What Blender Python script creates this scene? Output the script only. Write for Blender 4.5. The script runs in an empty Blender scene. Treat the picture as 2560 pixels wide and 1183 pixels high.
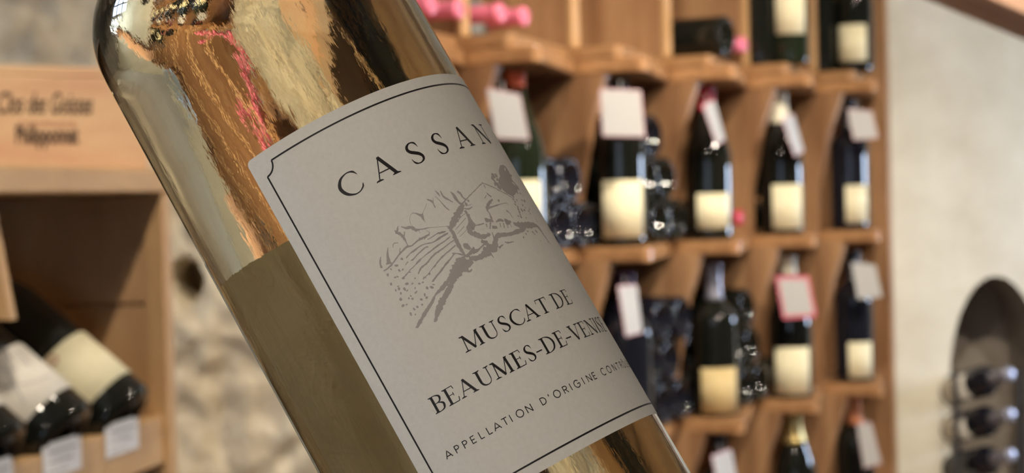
import bpy, bmesh, math, random
import numpy as np
from mathutils import Vector, Matrix, noise

random.seed(7)
scene = bpy.context.scene
COL = scene.collection

# ------------------------------------------------------------------ camera
F_PX = 4850.0                       # focal length in pixels of the 2560 px wide frame
CAM = Vector((0.0, 0.0, 1.45))
PITCH, ROLL = 0.0207, 0.0252
up_c = Vector((-ROLL, -1.0, -PITCH)).normalized()          # world axes in camera axes (right, down, forward)
fw_c = (Vector((0, 0, 1)) - up_c * up_c.z).normalized()
rt_c = fw_c.cross(up_c)
C2W = Matrix((rt_c, fw_c, up_c))                           # camera axes -> world


def at(px, py, depth):
    """World point seen at pixel (px, py), at the given depth along the lens axis."""
    return CAM + C2W @ (Vector(((px - 1280.0) / F_PX, (py - 591.5) / F_PX, 1.0)) * depth)


cam_data = bpy.data.cameras.new('camera')
cam = bpy.data.objects.new('camera', cam_data)
COL.objects.link(cam)
r_w, d_w, f_w = C2W @ Vector((1, 0, 0)), C2W @ Vector((0, 1, 0)), C2W @ Vector((0, 0, 1))
cam.matrix_world = Matrix.Translation(CAM) @ Matrix((r_w, -d_w, -f_w)).transposed().to_4x4()
cam_data.sensor_width = 36.0
cam_data.lens = 36.0 * F_PX / 2560.0
cam_data.clip_start, cam_data.clip_end = 0.02, 60
cam_data.dof.use_dof = True
cam_data.dof.focus_distance = 0.437
cam_data.dof.aperture_fstop = cam_data.lens / 2.65         # a 2.65 mm wide pupil
scene.camera = cam

# ------------------------------------------------------------------ world, exposure
world = bpy.data.worlds.new('world')
scene.world = world
world.use_nodes = True
world.node_tree.nodes['Background'].inputs[0].default_value = (0.55, 0.7, 1.0, 1)
world.node_tree.nodes['Background'].inputs[1].default_value = 0.6
scene.view_settings.view_transform = 'Standard'
scene.view_settings.look = 'None'
scene.view_settings.gamma = 1
scene.view_settings.use_curve_mapping = False
scene.view_settings.exposure = 0.1
scene.cycles.max_bounces = 10
scene.cycles.transmission_bounces = 10
scene.cycles.glossy_bounces = 3
scene.cycles.diffuse_bounces = 3
scene.cycles.use_adaptive_sampling = True
scene.cycles.adaptive_threshold = 0.1
scene.cycles.adaptive_min_samples = 12
scene.cycles.sample_clamp_indirect = 8.0
scene.cycles.use_denoising = True

# light levels (the fittings that carry them are built further down)
SPOT_W = 34.0
WIN_RIGHT, WIN_BACK, WIN_LEFT = 44.0, 2.0, 22.0
WARM = (1.0, 0.89, 0.73)
DAY = (0.62, 0.76, 1.0)


# ------------------------------------------------------------------ helpers
def tag(o, label=None, cat=None, group=None, kind=None):
    if label: o['label'] = label
    if cat: o['category'] = cat
    if group: o['group'] = group
    if kind: o['kind'] = kind
    return o


def link(o, parent=None):
    COL.objects.link(o)
    if parent is not None:
        o.parent = parent
    return o


def empty(name, mat=None, parent=None):
    o = bpy.data.objects.new(name, None)
    o.empty_display_size = 0.05
    link(o, parent)
    if mat is not None:
        o.matrix_world = mat
    return o


def mesh_from(verts, faces, smooth=False, name='mesh'):
    me = bpy.data.meshes.new(name)
    me.from_pydata([tuple(v) for v in verts], [], faces)
    me.update()
    if smooth:
        me.polygons.foreach_set('use_smooth', [True] * len(me.polygons))
    return me


def obj(name, me, mat, parent=None, mw=None):
    o = bpy.data.objects.new(name, me)
    if mat is not None and len(me.materials) == 0:
        me.materials.append(mat)
    link(o, parent)
    if mw is not None:
        if parent is None:
            o.matrix_world = mw
        else:
            o.matrix_local = mw
    return o


class MB:
    """Collects shapes into one mesh."""
    def __init__(self):
        self.bm = bmesh.new()

    def box(self, x0, x1, y0, y1, z0, z1, bev=0.0):
        r = bmesh.ops.create_cube(self.bm, size=1.0)
        for v in r['verts']:
            v.co = Vector((x0 + (v.co.x + .5) * (x1 - x0), y0 + (v.co.y + .5) * (y1 - y0), z0 + (v.co.z + .5) * (z1 - z0)))
        if bev:
            es = list({e for v in r['verts'] for e in v.link_edges})
            bmesh.ops.bevel(self.bm, geom=es, offset=bev, segments=2, affect='EDGES', profile=0.5)
        return self

    def prism(self, pts, axis, a, b, bev=0.0):
        """pts: polygon in the two other axes (in order), extruded from a to b along axis 0/1/2."""
        def mk(p, t):
            if axis == 0: return Vector((t, p[0], p[1]))
            if axis == 1: return Vector((p[0], t, p[1]))
            return Vector((p[0], p[1], t))
        v0 = [self.bm.verts.new(mk(p, a)) for p in pts]
        v1 = [self.bm.verts.new(mk(p, b)) for p in pts]
        n = len(pts)
        fs = [self.bm.faces.new(v0[::-1]), self.bm.faces.new(v1)]
        for k in range(n):
            fs.append(self.bm.faces.new((v0[k], v0[(k + 1) % n], v1[(k + 1) % n], v1[k])))
        bmesh.ops.recalc_face_normals(self.bm, faces=fs)
        if bev:
            es = list({e for f in fs for e in f.edges})
            bmesh.ops.bevel(self.bm, geom=es, offset=bev, segments=2, affect='EDGES', profile=0.5)
        return self

    def mesh(self, name='mesh', smooth=False):
        me = bpy.data.meshes.new(name)
        self.bm.to_mesh(me)
        self.bm.free()
        if smooth:
            me.polygons.foreach_set('use_smooth', [True] * len(me.polygons))
        return me


def lathe(profile, segs=32, close_ends=True):
    """profile: (radius, z) pairs from bottom to top -> verts, faces."""
    vs, fs = [], []
    n = len(profile)
    for r, z in profile:
        for k in range(segs):
            a = 2 * math.pi * k / segs
            vs.append((r * math.cos(a), r * math.sin(a), z))
    for i in range(n - 1):
        for k in range(segs):
            k2 = (k + 1) % segs
            fs.append((i * segs + k, i * segs + k2, (i + 1) * segs + k2, (i + 1) * segs + k))
    if close_ends:
        vs.append((0, 0, profile[0][1])); c0 = len(vs) - 1
        vs.append((0, 0, profile[-1][1])); c1 = len(vs) - 1
        for k in range(segs):
            k2 = (k + 1) % segs
            fs.append((c0, k2, k))
            fs.append((c1, (n - 1) * segs + k, (n - 1) * segs + k2))
    return vs, fs


def smooth_profile(pts, sub=6):
    """Catmull-Rom through the points."""
    out = []
    P = [pts[0]] + list(pts) + [pts[-1]]
    for i in range(1, len(P) - 2):
        p0, p1, p2, p3 = (np.array(q, float) for q in P[i - 1:i + 3])
        for k in range(sub):
            t = k / sub
            out.append(tuple(0.5 * ((2 * p1) + (-p0 + p2) * t + (2 * p0 - 5 * p1 + 4 * p2 - p3) * t * t + (-p0 + 3 * p1 - 3 * p2 + p3) * t ** 3)))
    out.append(tuple(float(c) for c in pts[-1]))
    return out


def frame(origin, xdir):
    """Upright frame: local x along xdir (plan), z up."""
    x = Vector((xdir[0], xdir[1], 0)).normalized()
    z = Vector((0, 0, 1))
    y = z.cross(x)
    return Matrix.Translation(origin) @ Matrix((x, y, z)).transposed().to_4x4()


def axis_frame(origin, zdir, spin=0.0):
    """Frame with local z along zdir, for lathed things that lie or lean."""
    z = Vector(zdir).normalized()
    ref = Vector((0, 0, 1)) if abs(z.z) < 0.95 else Vector((0, 1, 0))
    x = ref.cross(z).normalized()
    y = z.cross(x)
    return Matrix.Translation(origin) @ Matrix((x, y, z)).transposed().to_4x4() @ Matrix.Rotation(spin, 4, 'Z')


# ------------------------------------------------------------------ materials
def new_mat(name):
    m = bpy.data.materials.new(name)
    m.use_nodes = True
    return m, m.node_tree.nodes, m.node_tree.links, m.node_tree.nodes['Principled BSDF']


def plain(name, col, rough=0.5, spec=0.5, metal=0.0, coat=0.0):
    m, n, l, b = new_mat(name)
    b.inputs['Base Color'].default_value = (*col, 1)
    b.inputs['Roughness'].default_value = rough
    b.inputs['Specular IOR Level'].default_value = spec
    b.inputs['Metallic'].default_value = metal
    b.inputs['Coat Weight'].default_value = coat
    return m


def mottled(name, c1, c2, scale=(8, 8, 8), rough=0.6, bump=0.0, bscale=40.0, detail=5.0, spec=0.4, coords='Object', lo=0.35, hi=0.65):
    m, n, l, b = new_mat(name)
    tc = n.new('ShaderNodeTexCoord'); mp = n.new('ShaderNodeMapping')
    mp.inputs['Scale'].default_value = scale
    l.new(tc.outputs[coords], mp.inputs[0])
    nz = n.new('ShaderNodeTexNoise'); nz.inputs['Scale'].default_value = 1.0; nz.inputs['Detail'].default_value = detail
    nz.inputs['Roughness'].default_value = 0.6
    l.new(mp.outputs[0], nz.inputs['Vector'])
    cr = n.new('ShaderNodeValToRGB')
    cr.color_ramp.elements[0].position = lo; cr.color_ramp.elements[0].color = (*c1, 1)
    cr.color_ramp.elements[1].position = hi; cr.color_ramp.elements[1].color = (*c2, 1)
    l.new(nz.outputs['Fac'], cr.inputs[0]); l.new(cr.outputs[0], b.inputs['Base Color'])
    b.inputs['Roughness'].default_value = rough
    b.inputs['Specular IOR Level'].default_value = spec
    if bump:
        n2 = n.new('ShaderNodeTexNoise'); n2.inputs['Scale'].default_value = bscale; n2.inputs['Detail'].default_value = 6
        l.new(tc.outputs[coords], n2.inputs['Vector'])
        bp = n.new('ShaderNodeBump'); bp.inputs['Strength'].default_value = bump; bp.inputs['Distance'].default_value = 0.01
        l.new(n2.outputs['Fac'], bp.inputs['Height']); l.new(bp.outputs[0], b.inputs['Normal'])
    return m


M = {}
M['shelf_wood'] = mottled('shelf_wood', (0.26, 0.13, 0.062), (0.46, 0.26, 0.13), (18, 18, 2.2), 0.38, 0.12, 60)
M['shelf_wood_flat'] = mottled('shelf_wood_flat', (0.32, 0.155, 0.068), (0.52, 0.285, 0.13), (3, 16, 16), 0.22, 0.1, 60)
M['ledge_wood'] = mottled('ledge_wood', (0.28, 0.14, 0.06), (0.45, 0.25, 0.115), (3, 16, 16), 0.3, 0.1, 60)
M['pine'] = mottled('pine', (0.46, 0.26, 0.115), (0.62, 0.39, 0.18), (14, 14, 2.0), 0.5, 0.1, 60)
M['pine_flat'] = mottled('pine_flat', (0.5, 0.29, 0.125), (0.64, 0.41, 0.19), (3, 14, 14), 0.5, 0.1, 60)
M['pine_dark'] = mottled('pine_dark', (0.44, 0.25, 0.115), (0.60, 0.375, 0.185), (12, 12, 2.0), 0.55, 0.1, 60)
M['case_wood'] = mottled('case_wood', (0.60, 0.34, 0.20), (0.74, 0.52, 0.30), (3.0, 10, 16), 0.6, 0.05, 60)
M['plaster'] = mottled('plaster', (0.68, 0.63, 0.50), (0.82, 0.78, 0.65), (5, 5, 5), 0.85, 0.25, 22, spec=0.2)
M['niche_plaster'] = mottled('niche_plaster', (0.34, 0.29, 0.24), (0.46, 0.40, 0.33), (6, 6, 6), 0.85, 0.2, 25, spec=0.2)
M['stone'] = mottled('stone', (0.58, 0.47, 0.32), (0.88, 0.78, 0.59), (14, 14, 14), 0.9, 0.35, 60, spec=0.15, lo=0.3, hi=0.7)
M['grey_stone'] = mottled('grey_stone', (0.20, 0.185, 0.175), (0.32, 0.30, 0.28), (6, 6, 6), 0.85, 0.25, 25, spec=0.2)
M['floor'] = mottled('floor', (0.20, 0.11, 0.07), (0.32, 0.2, 0.13), (4, 4, 4), 0.5, 0.1, 30)
M['ceiling'] = mottled('ceiling', (0.62, 0.58, 0.5), (0.72, 0.69, 0.6), (3, 3, 3), 0.9, 0.1, 20)
M['beam'] = mottled('beam', (0.40, 0.23, 0.15), (0.52, 0.32, 0.22), (3, 18, 18), 0.5, 0.1, 50)
M['dark_glass'] = plain('dark_glass', (0.008, 0.009, 0.007), 0.03, 0.55)
M['dark_glass_blue'] = plain('dark_glass_blue', (0.009, 0.010, 0.016), 0.03, 0.55)
M['dark_glass_green'] = plain('dark_glass_green', (0.012, 0.018, 0.009), 0.03, 0.55)
M['label_cream'] = mottled('label_cream', (0.76, 0.69, 0.46), (0.82, 0.75, 0.52), (60, 60, 60), 0.7, spec=0.2)
M['label_tan'] = mottled('label_tan', (0.60, 0.46, 0.22), (0.68, 0.53, 0.28), (60, 60, 60), 0.7, spec=0.2)
M['label_white'] = mottled('label_white', (0.76, 0.71, 0.62), (0.82, 0.77, 0.68), (60, 60, 60), 0.7, spec=0.2)
M['card_white'] = plain('card_white', (0.48, 0.475, 0.47), 0.6, 0.3)
M['card_bright'] = plain('card_bright', (0.82, 0.82, 0.84), 0.6, 0.3)
M['card_pink'] = plain('card_pink', (0.74, 0.42, 0.46), 0.6, 0.3)
M['card_border'] = plain('card_border', (0.68, 0.16, 0.22), 0.6, 0.3)
M['capsule_red'] = plain('capsule_red', (0.55, 0.035, 0.06), 0.35)
M['capsule_orange'] = plain('capsule_orange', (0.72, 0.13, 0.05), 0.35)
M['capsule_cream'] = plain('capsule_cream', (0.78, 0.72, 0.55), 0.4)
M['capsule_black'] = plain('capsule_black', (0.02, 0.02, 0.024), 0.3)
M['capsule_purple'] = plain('capsule_purple', (0.08, 0.045, 0.12), 0.3)
M['capsule_grey'] = plain('capsule_grey', (0.30, 0.30, 0.36), 0.3, metal=0.4)
M['capsule_gold'] = plain('capsule_gold', (0.66, 0.5, 0.2), 0.3, metal=0.6)
M['capsule_copper'] = plain('capsule_copper', (0.55, 0.2, 0.09), 0.35, metal=0.4)
M['capsule_pink'] = plain('capsule_pink', (0.82, 0.2, 0.3), 0.25)
M['pale_glass'] = plain('pale_glass', (0.32, 0.36, 0.36), 0.08, 0.6)
M['print_brown'] = plain('print_brown', (0.05, 0.03, 0.025), 0.7, 0.2)
M['print_red'] = plain('print_red', (0.42, 0.17, 0.11), 0.7, 0.2)
M['print_grey'] = plain('print_grey', (0.45, 0.42, 0.42), 0.7, 0.2)
M['iron'] = plain('iron', (0.03, 0.03, 0.035), 0.45, 0.5)
M['lamp_body'] = plain('lamp_body', (0.7, 0.7, 0.68), 0.4)
M['window_frame'] = plain('window_frame', (0.3, 0.25, 0.2), 0.5)
M['ink'] = plain('ink', (0.018, 0.013, 0.012), 0.55, 0.3)
M['taupe_ink'] = plain('taupe_ink', (0.405, 0.35, 0.31), 0.75, 0.2)
M['paper'] = mottled('paper', (0.70, 0.645, 0.555), (0.735, 0.68, 0.59), (900, 900, 900), 0.72, 0.06, 2500, spec=0.25)
M['cork'] = plain('cork', (0.5, 0.33, 0.18), 0.8)
M['foil'] = plain('foil', (0.6, 0.5, 0.25), 0.3, metal=0.7)


def emit(name, col, strength):
    m = bpy.data.materials.new(name); m.use_nodes = True
    n, l = m.node_tree.nodes, m.node_tree.links
    n.clear()
    e = n.new('ShaderNodeEmission'); e.inputs[0].default_value = (*col, 1); e.inputs[1].default_value = strength
    o = n.new('ShaderNodeOutputMaterial'); l.new(e.outputs[0], o.inputs[0])
    return m


M['pane_right'] = emit('daylight_pane_right', DAY, WIN_RIGHT)
M['pane_left'] = emit('daylight_pane_left', DAY, WIN_LEFT)
M['pane_back'] = emit('daylight_pane_back', DAY, WIN_BACK)


def glass(name, ior, col, bump=0.0, bscale=(90, 90, 14), rough=0.0):
    m = bpy.data.materials.new(name); m.use_nodes = True
    n, l = m.node_tree.nodes, m.node_tree.links
    n.clear()
    g = n.new('ShaderNodeBsdfGlass'); g.inputs['Color'].default_value = (*col, 1)
    g.inputs['IOR'].default_value = ior; g.inputs['Roughness'].default_value = rough
    o = n.new('ShaderNodeOutputMaterial'); l.new(g.outputs[0], o.inputs[0])
    if bump:
        tc = n.new('ShaderNodeTexCoord'); mp = n.new('ShaderNodeMapping'); mp.inputs['Scale'].default_value = bscale
        nz = n.new('ShaderNodeTexNoise'); nz.inputs['Scale'].default_value = 1.0; nz.inputs['Detail'].default_value = 3
        bp = n.new('ShaderNodeBump'); bp.inputs['Strength'].default_value = bump; bp.inputs['Distance'].default_value = 0.002
        l.new(tc.outputs['Object'], mp.inputs[0]); l.new(mp.outputs[0], nz.inputs['Vector'])
        l.new(nz.outputs['Fac'], bp.inputs['Height']); l.new(bp.outputs[0], g.inputs['Normal'])
    return m


M['clear_glass'] = glass('clear_glass', 1.51, (0.985, 0.99, 0.98))
M['wine'] = glass('wine', 1.345 / 1.51, (0.98, 0.93, 0.79), 0.13, (430, 430, 110))
# label paper seen from behind through the wine lets some light through
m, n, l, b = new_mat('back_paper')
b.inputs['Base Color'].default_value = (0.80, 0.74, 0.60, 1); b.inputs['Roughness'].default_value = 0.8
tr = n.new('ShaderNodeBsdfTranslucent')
tc = n.new('ShaderNodeTexCoord'); mp = n.new('ShaderNodeMapping'); mp.inputs['Scale'].default_value = (150, 150, 16)  # streaks along the bottle: light refracted by the wine, put into the paper colour
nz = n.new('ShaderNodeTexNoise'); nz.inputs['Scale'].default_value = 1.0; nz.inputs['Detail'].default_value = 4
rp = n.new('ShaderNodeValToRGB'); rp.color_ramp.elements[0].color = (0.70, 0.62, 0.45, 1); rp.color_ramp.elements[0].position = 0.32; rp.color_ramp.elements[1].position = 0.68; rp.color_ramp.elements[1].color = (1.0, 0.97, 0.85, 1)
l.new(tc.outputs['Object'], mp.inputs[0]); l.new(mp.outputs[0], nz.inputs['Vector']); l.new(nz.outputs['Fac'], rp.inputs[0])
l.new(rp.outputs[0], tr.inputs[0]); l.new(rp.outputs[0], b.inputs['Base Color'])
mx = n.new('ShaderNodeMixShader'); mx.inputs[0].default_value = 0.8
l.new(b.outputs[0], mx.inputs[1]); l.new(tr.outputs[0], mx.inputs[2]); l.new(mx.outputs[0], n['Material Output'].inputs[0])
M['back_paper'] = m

# ------------------------------------------------------------------ the room
RX0, RX1, RY0, RY1, RZ = -2.4, 2.3, -2.6, 4.75, 2.6


def struct(name, mb, mat, label=None):
    o = obj(name, mb.mesh(name), mat)
    o['kind'] = 'structure'
    return o


struct('floor', MB().box(RX0, RX1, RY0, RY1 + 0.4, -0.1, 0.0), M['floor'])
struct('ceiling', MB().box(RX0, RX1, RY0, RY1 + 0.4, RZ, RZ + 0.1), M['ceiling'])


def wall_with_window(name, wname, fixed, lo, hi, a0, a1, z0, z1, pane, axis, nx, nz, mat='plaster'):
    """Wall along one axis with a window opening; bars and panes are built."""
    mb = MB()
    def b(p0, p1, q0, q1):
        if axis == 0: mb.box(fixed[0], fixed[1], p0, p1, q0, q1)
        else: mb.box(p0, p1, fixed[0], fixed[1], q0, q1)
    b(lo, a0, 0, RZ); b(a1, hi, 0, RZ); b(a0, a1, 0, z0); b(a0, a1, z1, RZ)
    struct(name, mb, M[mat])
    w = empty(wname); w['kind'] = 'structure'
    mid = (fixed[0] + fixed[1]) / 2
    def bar(p0, p1, q0, q1, nm):
        k = MB()
        if axis == 0: k.box(mid - 0.02, mid + 0.02, p0, p1, q0, q1)
        else: k.box(p0, p1, mid - 0.02, mid + 0.02, q0, q1)
        obj(nm, k.mesh(nm), M['window_frame'], w)
    for p0, p1, q0, q1 in ((a0, a0 + .05, z0, z1), (a1 - .05, a1, z0, z1), (a0, a1, z0, z0 + .05), (a0, a1, z1 - .05, z1)):
        bar(p0, p1, q0, q1, 'window_frame')
    for k in range(1, nx):
        p = a0 + (a1 - a0) * k / nx; bar(p - .015, p + .015, z0, z1, 'glazing_bar')
    for k in range(1, nz):
        q = z0 + (z1 - z0) * k / nz; bar(a0, a1, q - .015, q + .015, 'glazing_bar')
    for i in range(nx):
        for j in range(nz):
            k = MB(); p0, p1 = a0 + (a1 - a0) * i / nx, a0 + (a1 - a0) * (i + 1) / nx
            q0, q1 = z0 + (z1 - z0) * j / nz, z0 + (z1 - z0) * (j + 1) / nz
            if axis == 0: k.box(mid - 0.003, mid + 0.003, p0 + .01, p1 - .01, q0 + .01, q1 - .01)
            else: k.box(p0 + .01, p1 - .01, mid - 0.003, mid + 0.003, q0 + .01, q1 - .01)
            obj('pane', k.mesh('pane'), pane, w)


wall_with_window('wall_right', 'window_1', (RX1, RX1 + 0.2), RY0, RY1 + 0.4, 4.15, 4.68, 1.1, 1.62, M['pane_right'], 0, 2, 2, 'grey_stone')
wall_with_window('wall_left', 'window_3', (RX0 - 0.2, RX0), RY0, RY1 + 0.4, 0.35, 1.2, 1.6, 2.15, M['pane_left'], 0, 3, 2)
wall_with_window('wall_front', 'window_2', (RY0 - 0.2, RY0), RX0, RX1, -1.9, 0.2, 0.9, 2.2, M['pane_back'], 1, 4, 3)

# stone wall behind the left-hand unit: a rough face with a dark hole
SW_Y, SW_X0, SW_X1 = 2.82, RX0, -0.235
hole = at(459, 703, SW_Y - 0.02)


def stone_wall():
    nx, nz = 190, 150
    vs, fs = [], []
    for j in range(nz + 1):
        for i in range(nx + 1):
            t = i / nx
            x = SW_X1 - (SW_X1 - SW_X0) * (t ** 1.9)
            z = 0.55 + (RZ - 0.55) * ((j / nz) ** 1.0)
            p = Vector((x, 0, z))
            big = noise.fractal(p * 5.0, 0.9, 2.0, 4)
            cell = noise.voronoi(Vector((x * 6.5 + 0.25 * big, 3.3, z * 9.0)))[0]
            joint = max(0.0, 1 - (cell[1] - cell[0]) * 5.5)
            y = -0.024 * big + 0.016 * joint + 0.012 * noise.noise(p * 32)
            dh = math.hypot(x - hole.x, (z - hole.z) * 0.75)
            y += 0.30 * math.exp(-(dh / 0.018) ** 4)
            vs.append((x, SW_Y + y, z))
    for j in range(nz):
        for i in range(nx):
            a = j * (nx + 1) + i
            fs.append((a, a + nx + 1, a + nx + 2, a + 1))
    # lower, coarse part down to the floor and the thickness of the wall
    k = len(vs)
    vs += [(SW_X0, SW_Y - 0.02, 0), (SW_X1, SW_Y - 0.02, 0), (SW_X1, SW_Y - 0.02, 0.56), (SW_X0, SW_Y - 0.02, 0.56),
           (SW_X1, SW_Y + 0.13, 0), (SW_X1, SW_Y + 0.13, RZ), (SW_X1, SW_Y - 0.02, RZ), (SW_X0, SW_Y + 0.13, 0), (SW_X0, SW_Y + 0.13, RZ)]
    fs += [(k, k + 1, k + 2, k + 3), (k + 1, k + 4, k + 5, k + 6), (k + 4, k + 7, k + 8, k + 5)]
    return mesh_from(vs, fs, True, 'stone_wall')


o = obj('wall_stone', stone_wall(), M['stone']); o['kind'] = 'structure'

# ------------------------------------------------------------------ right-hand shelving: its frame and measures
TH = 0.5627
S_DIR = Vector((math.sin(TH), math.cos(TH), 0)); N_DIR = Vector((math.cos(TH), -math.sin(TH), 0))
TIP0 = Vector((0.0526, 3.0996, 0)); W, H = 0.3578, 0.335
SF = frame(TIP0, S_DIR)                       # local x along the shelf, y inwards, z up
Z0 = 1.45 + 0.2266
ZL = [Z0 - H * k for k in range(6)]
ZL[2] -= 0.010
FACE, DEEP, BT = 0.141, 0.50, 0.0135           # divider front, back panel, half a board
I0, I1 = -1, 5

# wall behind the shelving and right wall with the arched niche
end = SF @ Vector((I1 * W + 0.02, 0.52, 0))
bw = frame(TIP0, S_DIR)
o = struct('wall_back', MB().box(I0 * W - 0.25, I1 * W + 0.1, 0.535, 0.6, 0, RZ), M['plaster']); o.matrix_world = bw

NW_Y = 4.78
nx_c = at(2492, 800, NW_Y).x
nz_top = at(2492, 690, NW_Y).z
NHW, NSP = 0.118, 0.27


def arch_pts(hw, zt, sp, z_b, n=14):
    pts = [(nx_c - hw, z_b)]
    for k in range(n + 1):
        a = math.pi - math.pi * k / n
        pts.append((nx_c + hw * math.cos(a), zt - sp + sp * math.sin(a)))
    pts.append((nx_c + hw, z_b))
    return pts


def niche_wall():
    x0, x1 = (SF @ Vector((I1 * W - 0.02, 0.2, 0))).x - 0.15, RX1
    zb = 0.55
    A = arch_pts(NHW, nz_top, NSP, zb)
    vs = [(x, NW_Y, z) for x, z in A]
    n = len(A)
    outer = []
    for x, z in A:       # matching points on the outer rectangle
        dx, dz = x - nx_c, z - (nz_top - NSP)
        if z <= zb + 1e-6: outer.append((x0 if dx < 0 else x1, zb))
        else:
            lx = (x0 - nx_c) if dx < 0 else (x1 - nx_c)
            t = min(lx / dx if abs(dx) > 1e-6 else 1e9, (RZ - (nz_top - NSP)) / dz if dz > 1e-6 else 1e9)
            outer.append((nx_c + dx * t, nz_top - NSP + dz * t))
    vs += [(x, NW_Y, z) for x, z in outer]
    fs = []
    for k in range(n - 1):
        fs.append((k, k + 1, n + k + 1, n + k))
    def add(q):
        b = len(vs); vs.extend(q); fs.append(tuple(range(b, b + len(q))))
    add([(x0, NW_Y, RZ), (outer[1][0], NW_Y, outer[1][1]), (x0, NW_Y, RZ)][:0] or [(x0, NW_Y, 0), (x1, NW_Y, 0), (x1, NW_Y, zb), (x0, NW_Y, zb)])
    # corner fillers
    for sx in (x0, x1):
        side = [p for p in outer if abs(p[0] - sx) < 1e-4]
        top = [p for p in outer if abs(p[1] - RZ) < 1e-4 and (p[0] - nx_c) * (sx - nx_c) >= -1e-6]
        if side and top:
            s = max(side, key=lambda p: p[1]); t = max(top, key=lambda p: abs(p[0] - nx_c))
            add([(sx, NW_Y, s[1]), (t[0], NW_Y, RZ), (sx, NW_Y, RZ)])
    # reveal and back of the niche
    b = len(vs)
    vs += [(x, NW_Y + 0.34, z) for x, z in A]
    for k in range(n - 1):
        fs.append((k, b + k, b + k + 1, k + 1))
    fs.append(tuple(range(b, b + n)))
    fs.append((0, n - 1, b + n - 1, b))
    me = mesh_from(vs, fs, False, 'niche_wall')
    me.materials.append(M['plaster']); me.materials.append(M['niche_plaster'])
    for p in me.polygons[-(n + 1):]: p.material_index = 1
    return me


o = obj('wall_niche', niche_wall(), M['plaster']); o['kind'] = 'structure'

# wooden beam crossing the upper right corner
p0, p1 = at(2330, -18, 2.62), at(2750, 158, 2.8)
d = (p1 - p0); L = d.length
zax = Vector((0, 0, 1)); xax = d.normalized(); yax = zax.cross(xax).normalized(); zax = xax.cross(yax)
o = obj('wooden_beam', MB().box(-0.25, L + 0.9, -0.03, 0.06, 0.010, 0.12, 0.004).mesh('beam'), M['beam'],
        None, Matrix.Translation(p0) @ Matrix((xax, yax, zax)).transposed().to_4x4())
tag(o, 'slanting reddish brown wooden beam in the upper right corner', 'beam')

# ------------------------------------------------------------------ ceiling spot lamps (above the frame)
can_v, can_f = lathe([(0.034, 0.024), (0.038, 0.0), (0.042, 0.0), (0.046, 0.02), (0.046, 0.10), (0.02, 0.11), (0.012, 0.115)], 24, False)
can_me = mesh_from(can_v, can_f, True, 'lamp_can'); can_me.materials.append(M['lamp_body'])
lens_me = mesh_from(*lathe([(0.001, 0.022), (0.026, 0.022)], 24, False), False, 'lens'); 
stem_me = mesh_from(*lathe([(0.008, 0.0), (0.008, 0.12)], 10), True, 'stem'); stem_me.materials.append(M['lamp_body'])
LAMPS = [((-0.15, 0.7), (-0.42, 2.5, 0.85), 1.2, 48, 0.2, 'above the big bottle'), ((0.15, 1.75), (0.15, 3.1, 1.2), 0.8, 70, 1, 'between the big bottle and the shelving'),
         ((0.75, 2.4), (0.42, 3.6, 1.2), 1.95, 80, 1, 'right in front of the shelving'), ((1.55, 3.1), (1.35, 4.7, 1.2), 0.26, 75, 1, 'nearest the arched niche'),
         ((-0.35, -0.5), (0.0, 0.8, 0.9), 0.66, 75, 1, 'behind the camera'), ((1.4, 2.3), (0.62, 3.9, 1.1), 1.8, 62, 1, 'nearest the right wall'), ((-1.5, 0.6), (-1.0, 2.6, 1.2), 0.06, 75, 1, 'nearest the left wall'),
         ((1.6, 1.75), (-0.5, 1.95, 1.22), 1.7, 34, 0.4, 'added to brighten the pine rack')]  # last one is an unseen lamp added to brighten the rack's dark interior
for (lx, ly), tgt, pw, cone, lf, where in LAMPS:
    pos = Vector((lx, ly, RZ - 0.14))
    dirv = (Vector(tgt) - pos).normalized()
    t = empty('ceiling_spot_lamp', axis_frame(pos, -dirv))
    tag(t, 'small white ceiling spot lamp ' + where, 'lamp', 'ceiling spot lamps')
    obj('lamp_can', can_me, None, t)
    lm = lens_me.copy(); lm.materials.append(emit('lamp_lens', WARM, 700.0 * pw * lf))
    obj('lens', lm, None, t)
    st = obj('stem', stem_me, None, t)
    st.matrix_world = Matrix.Translation((pos.x - dirv.x * 0.1, pos.y - dirv.y * 0.1, RZ - 0.12))
    st.matrix_parent_inverse = Matrix()
    ld = bpy.data.lights.new('spot_light', 'SPOT')
    ld.energy = SPOT_W * pw; ld.color = WARM; ld.spot_size = math.radians(cone); ld.spot_blend = 0.8; ld.shadow_soft_size = 0.03
    lo = bpy.data.objects.new('spot_light', ld)
    link(lo)
    q = dirv.to_track_quat('-Z', 'Y')
    lo.matrix_world = Matrix.Translation(pos + dirv * 0.012) @ q.to_matrix().to_4x4()

# ------------------------------------------------------------------ right-hand shelving
shelf = empty('wine_shelving', SF)
tag(shelf, 'brown wooden shelving of open bins with pointed ledges along the wall', 'shelving')


def divider_mesh():
    pts = [(DEEP, 0.0), (FACE, 0.0)]
    for k in range(5, 0, -1):
        zb, zt = max(ZL[k] + BT, 0.0), ZL[k - 1] - BT
        pts += [(FACE, zb), (FACE - 0.002, zb + 0.30 * (zt - zb)), (FACE - 0.030, zb + 0.72 * (zt - zb)), (FACE - 0.062, zt)]
    pts += [(FACE - 0.062, Z0 - BT), (DEEP, Z0 - BT)]
    out = []
    for p in pts:
        if not out or (abs(p[0] - out[-1][0]) + abs(p[1] - out[-1][1])) > 1e-5: out.append(p)
    return MB().prism(out, 0, -0.011, 0.011).mesh('divider')


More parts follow.
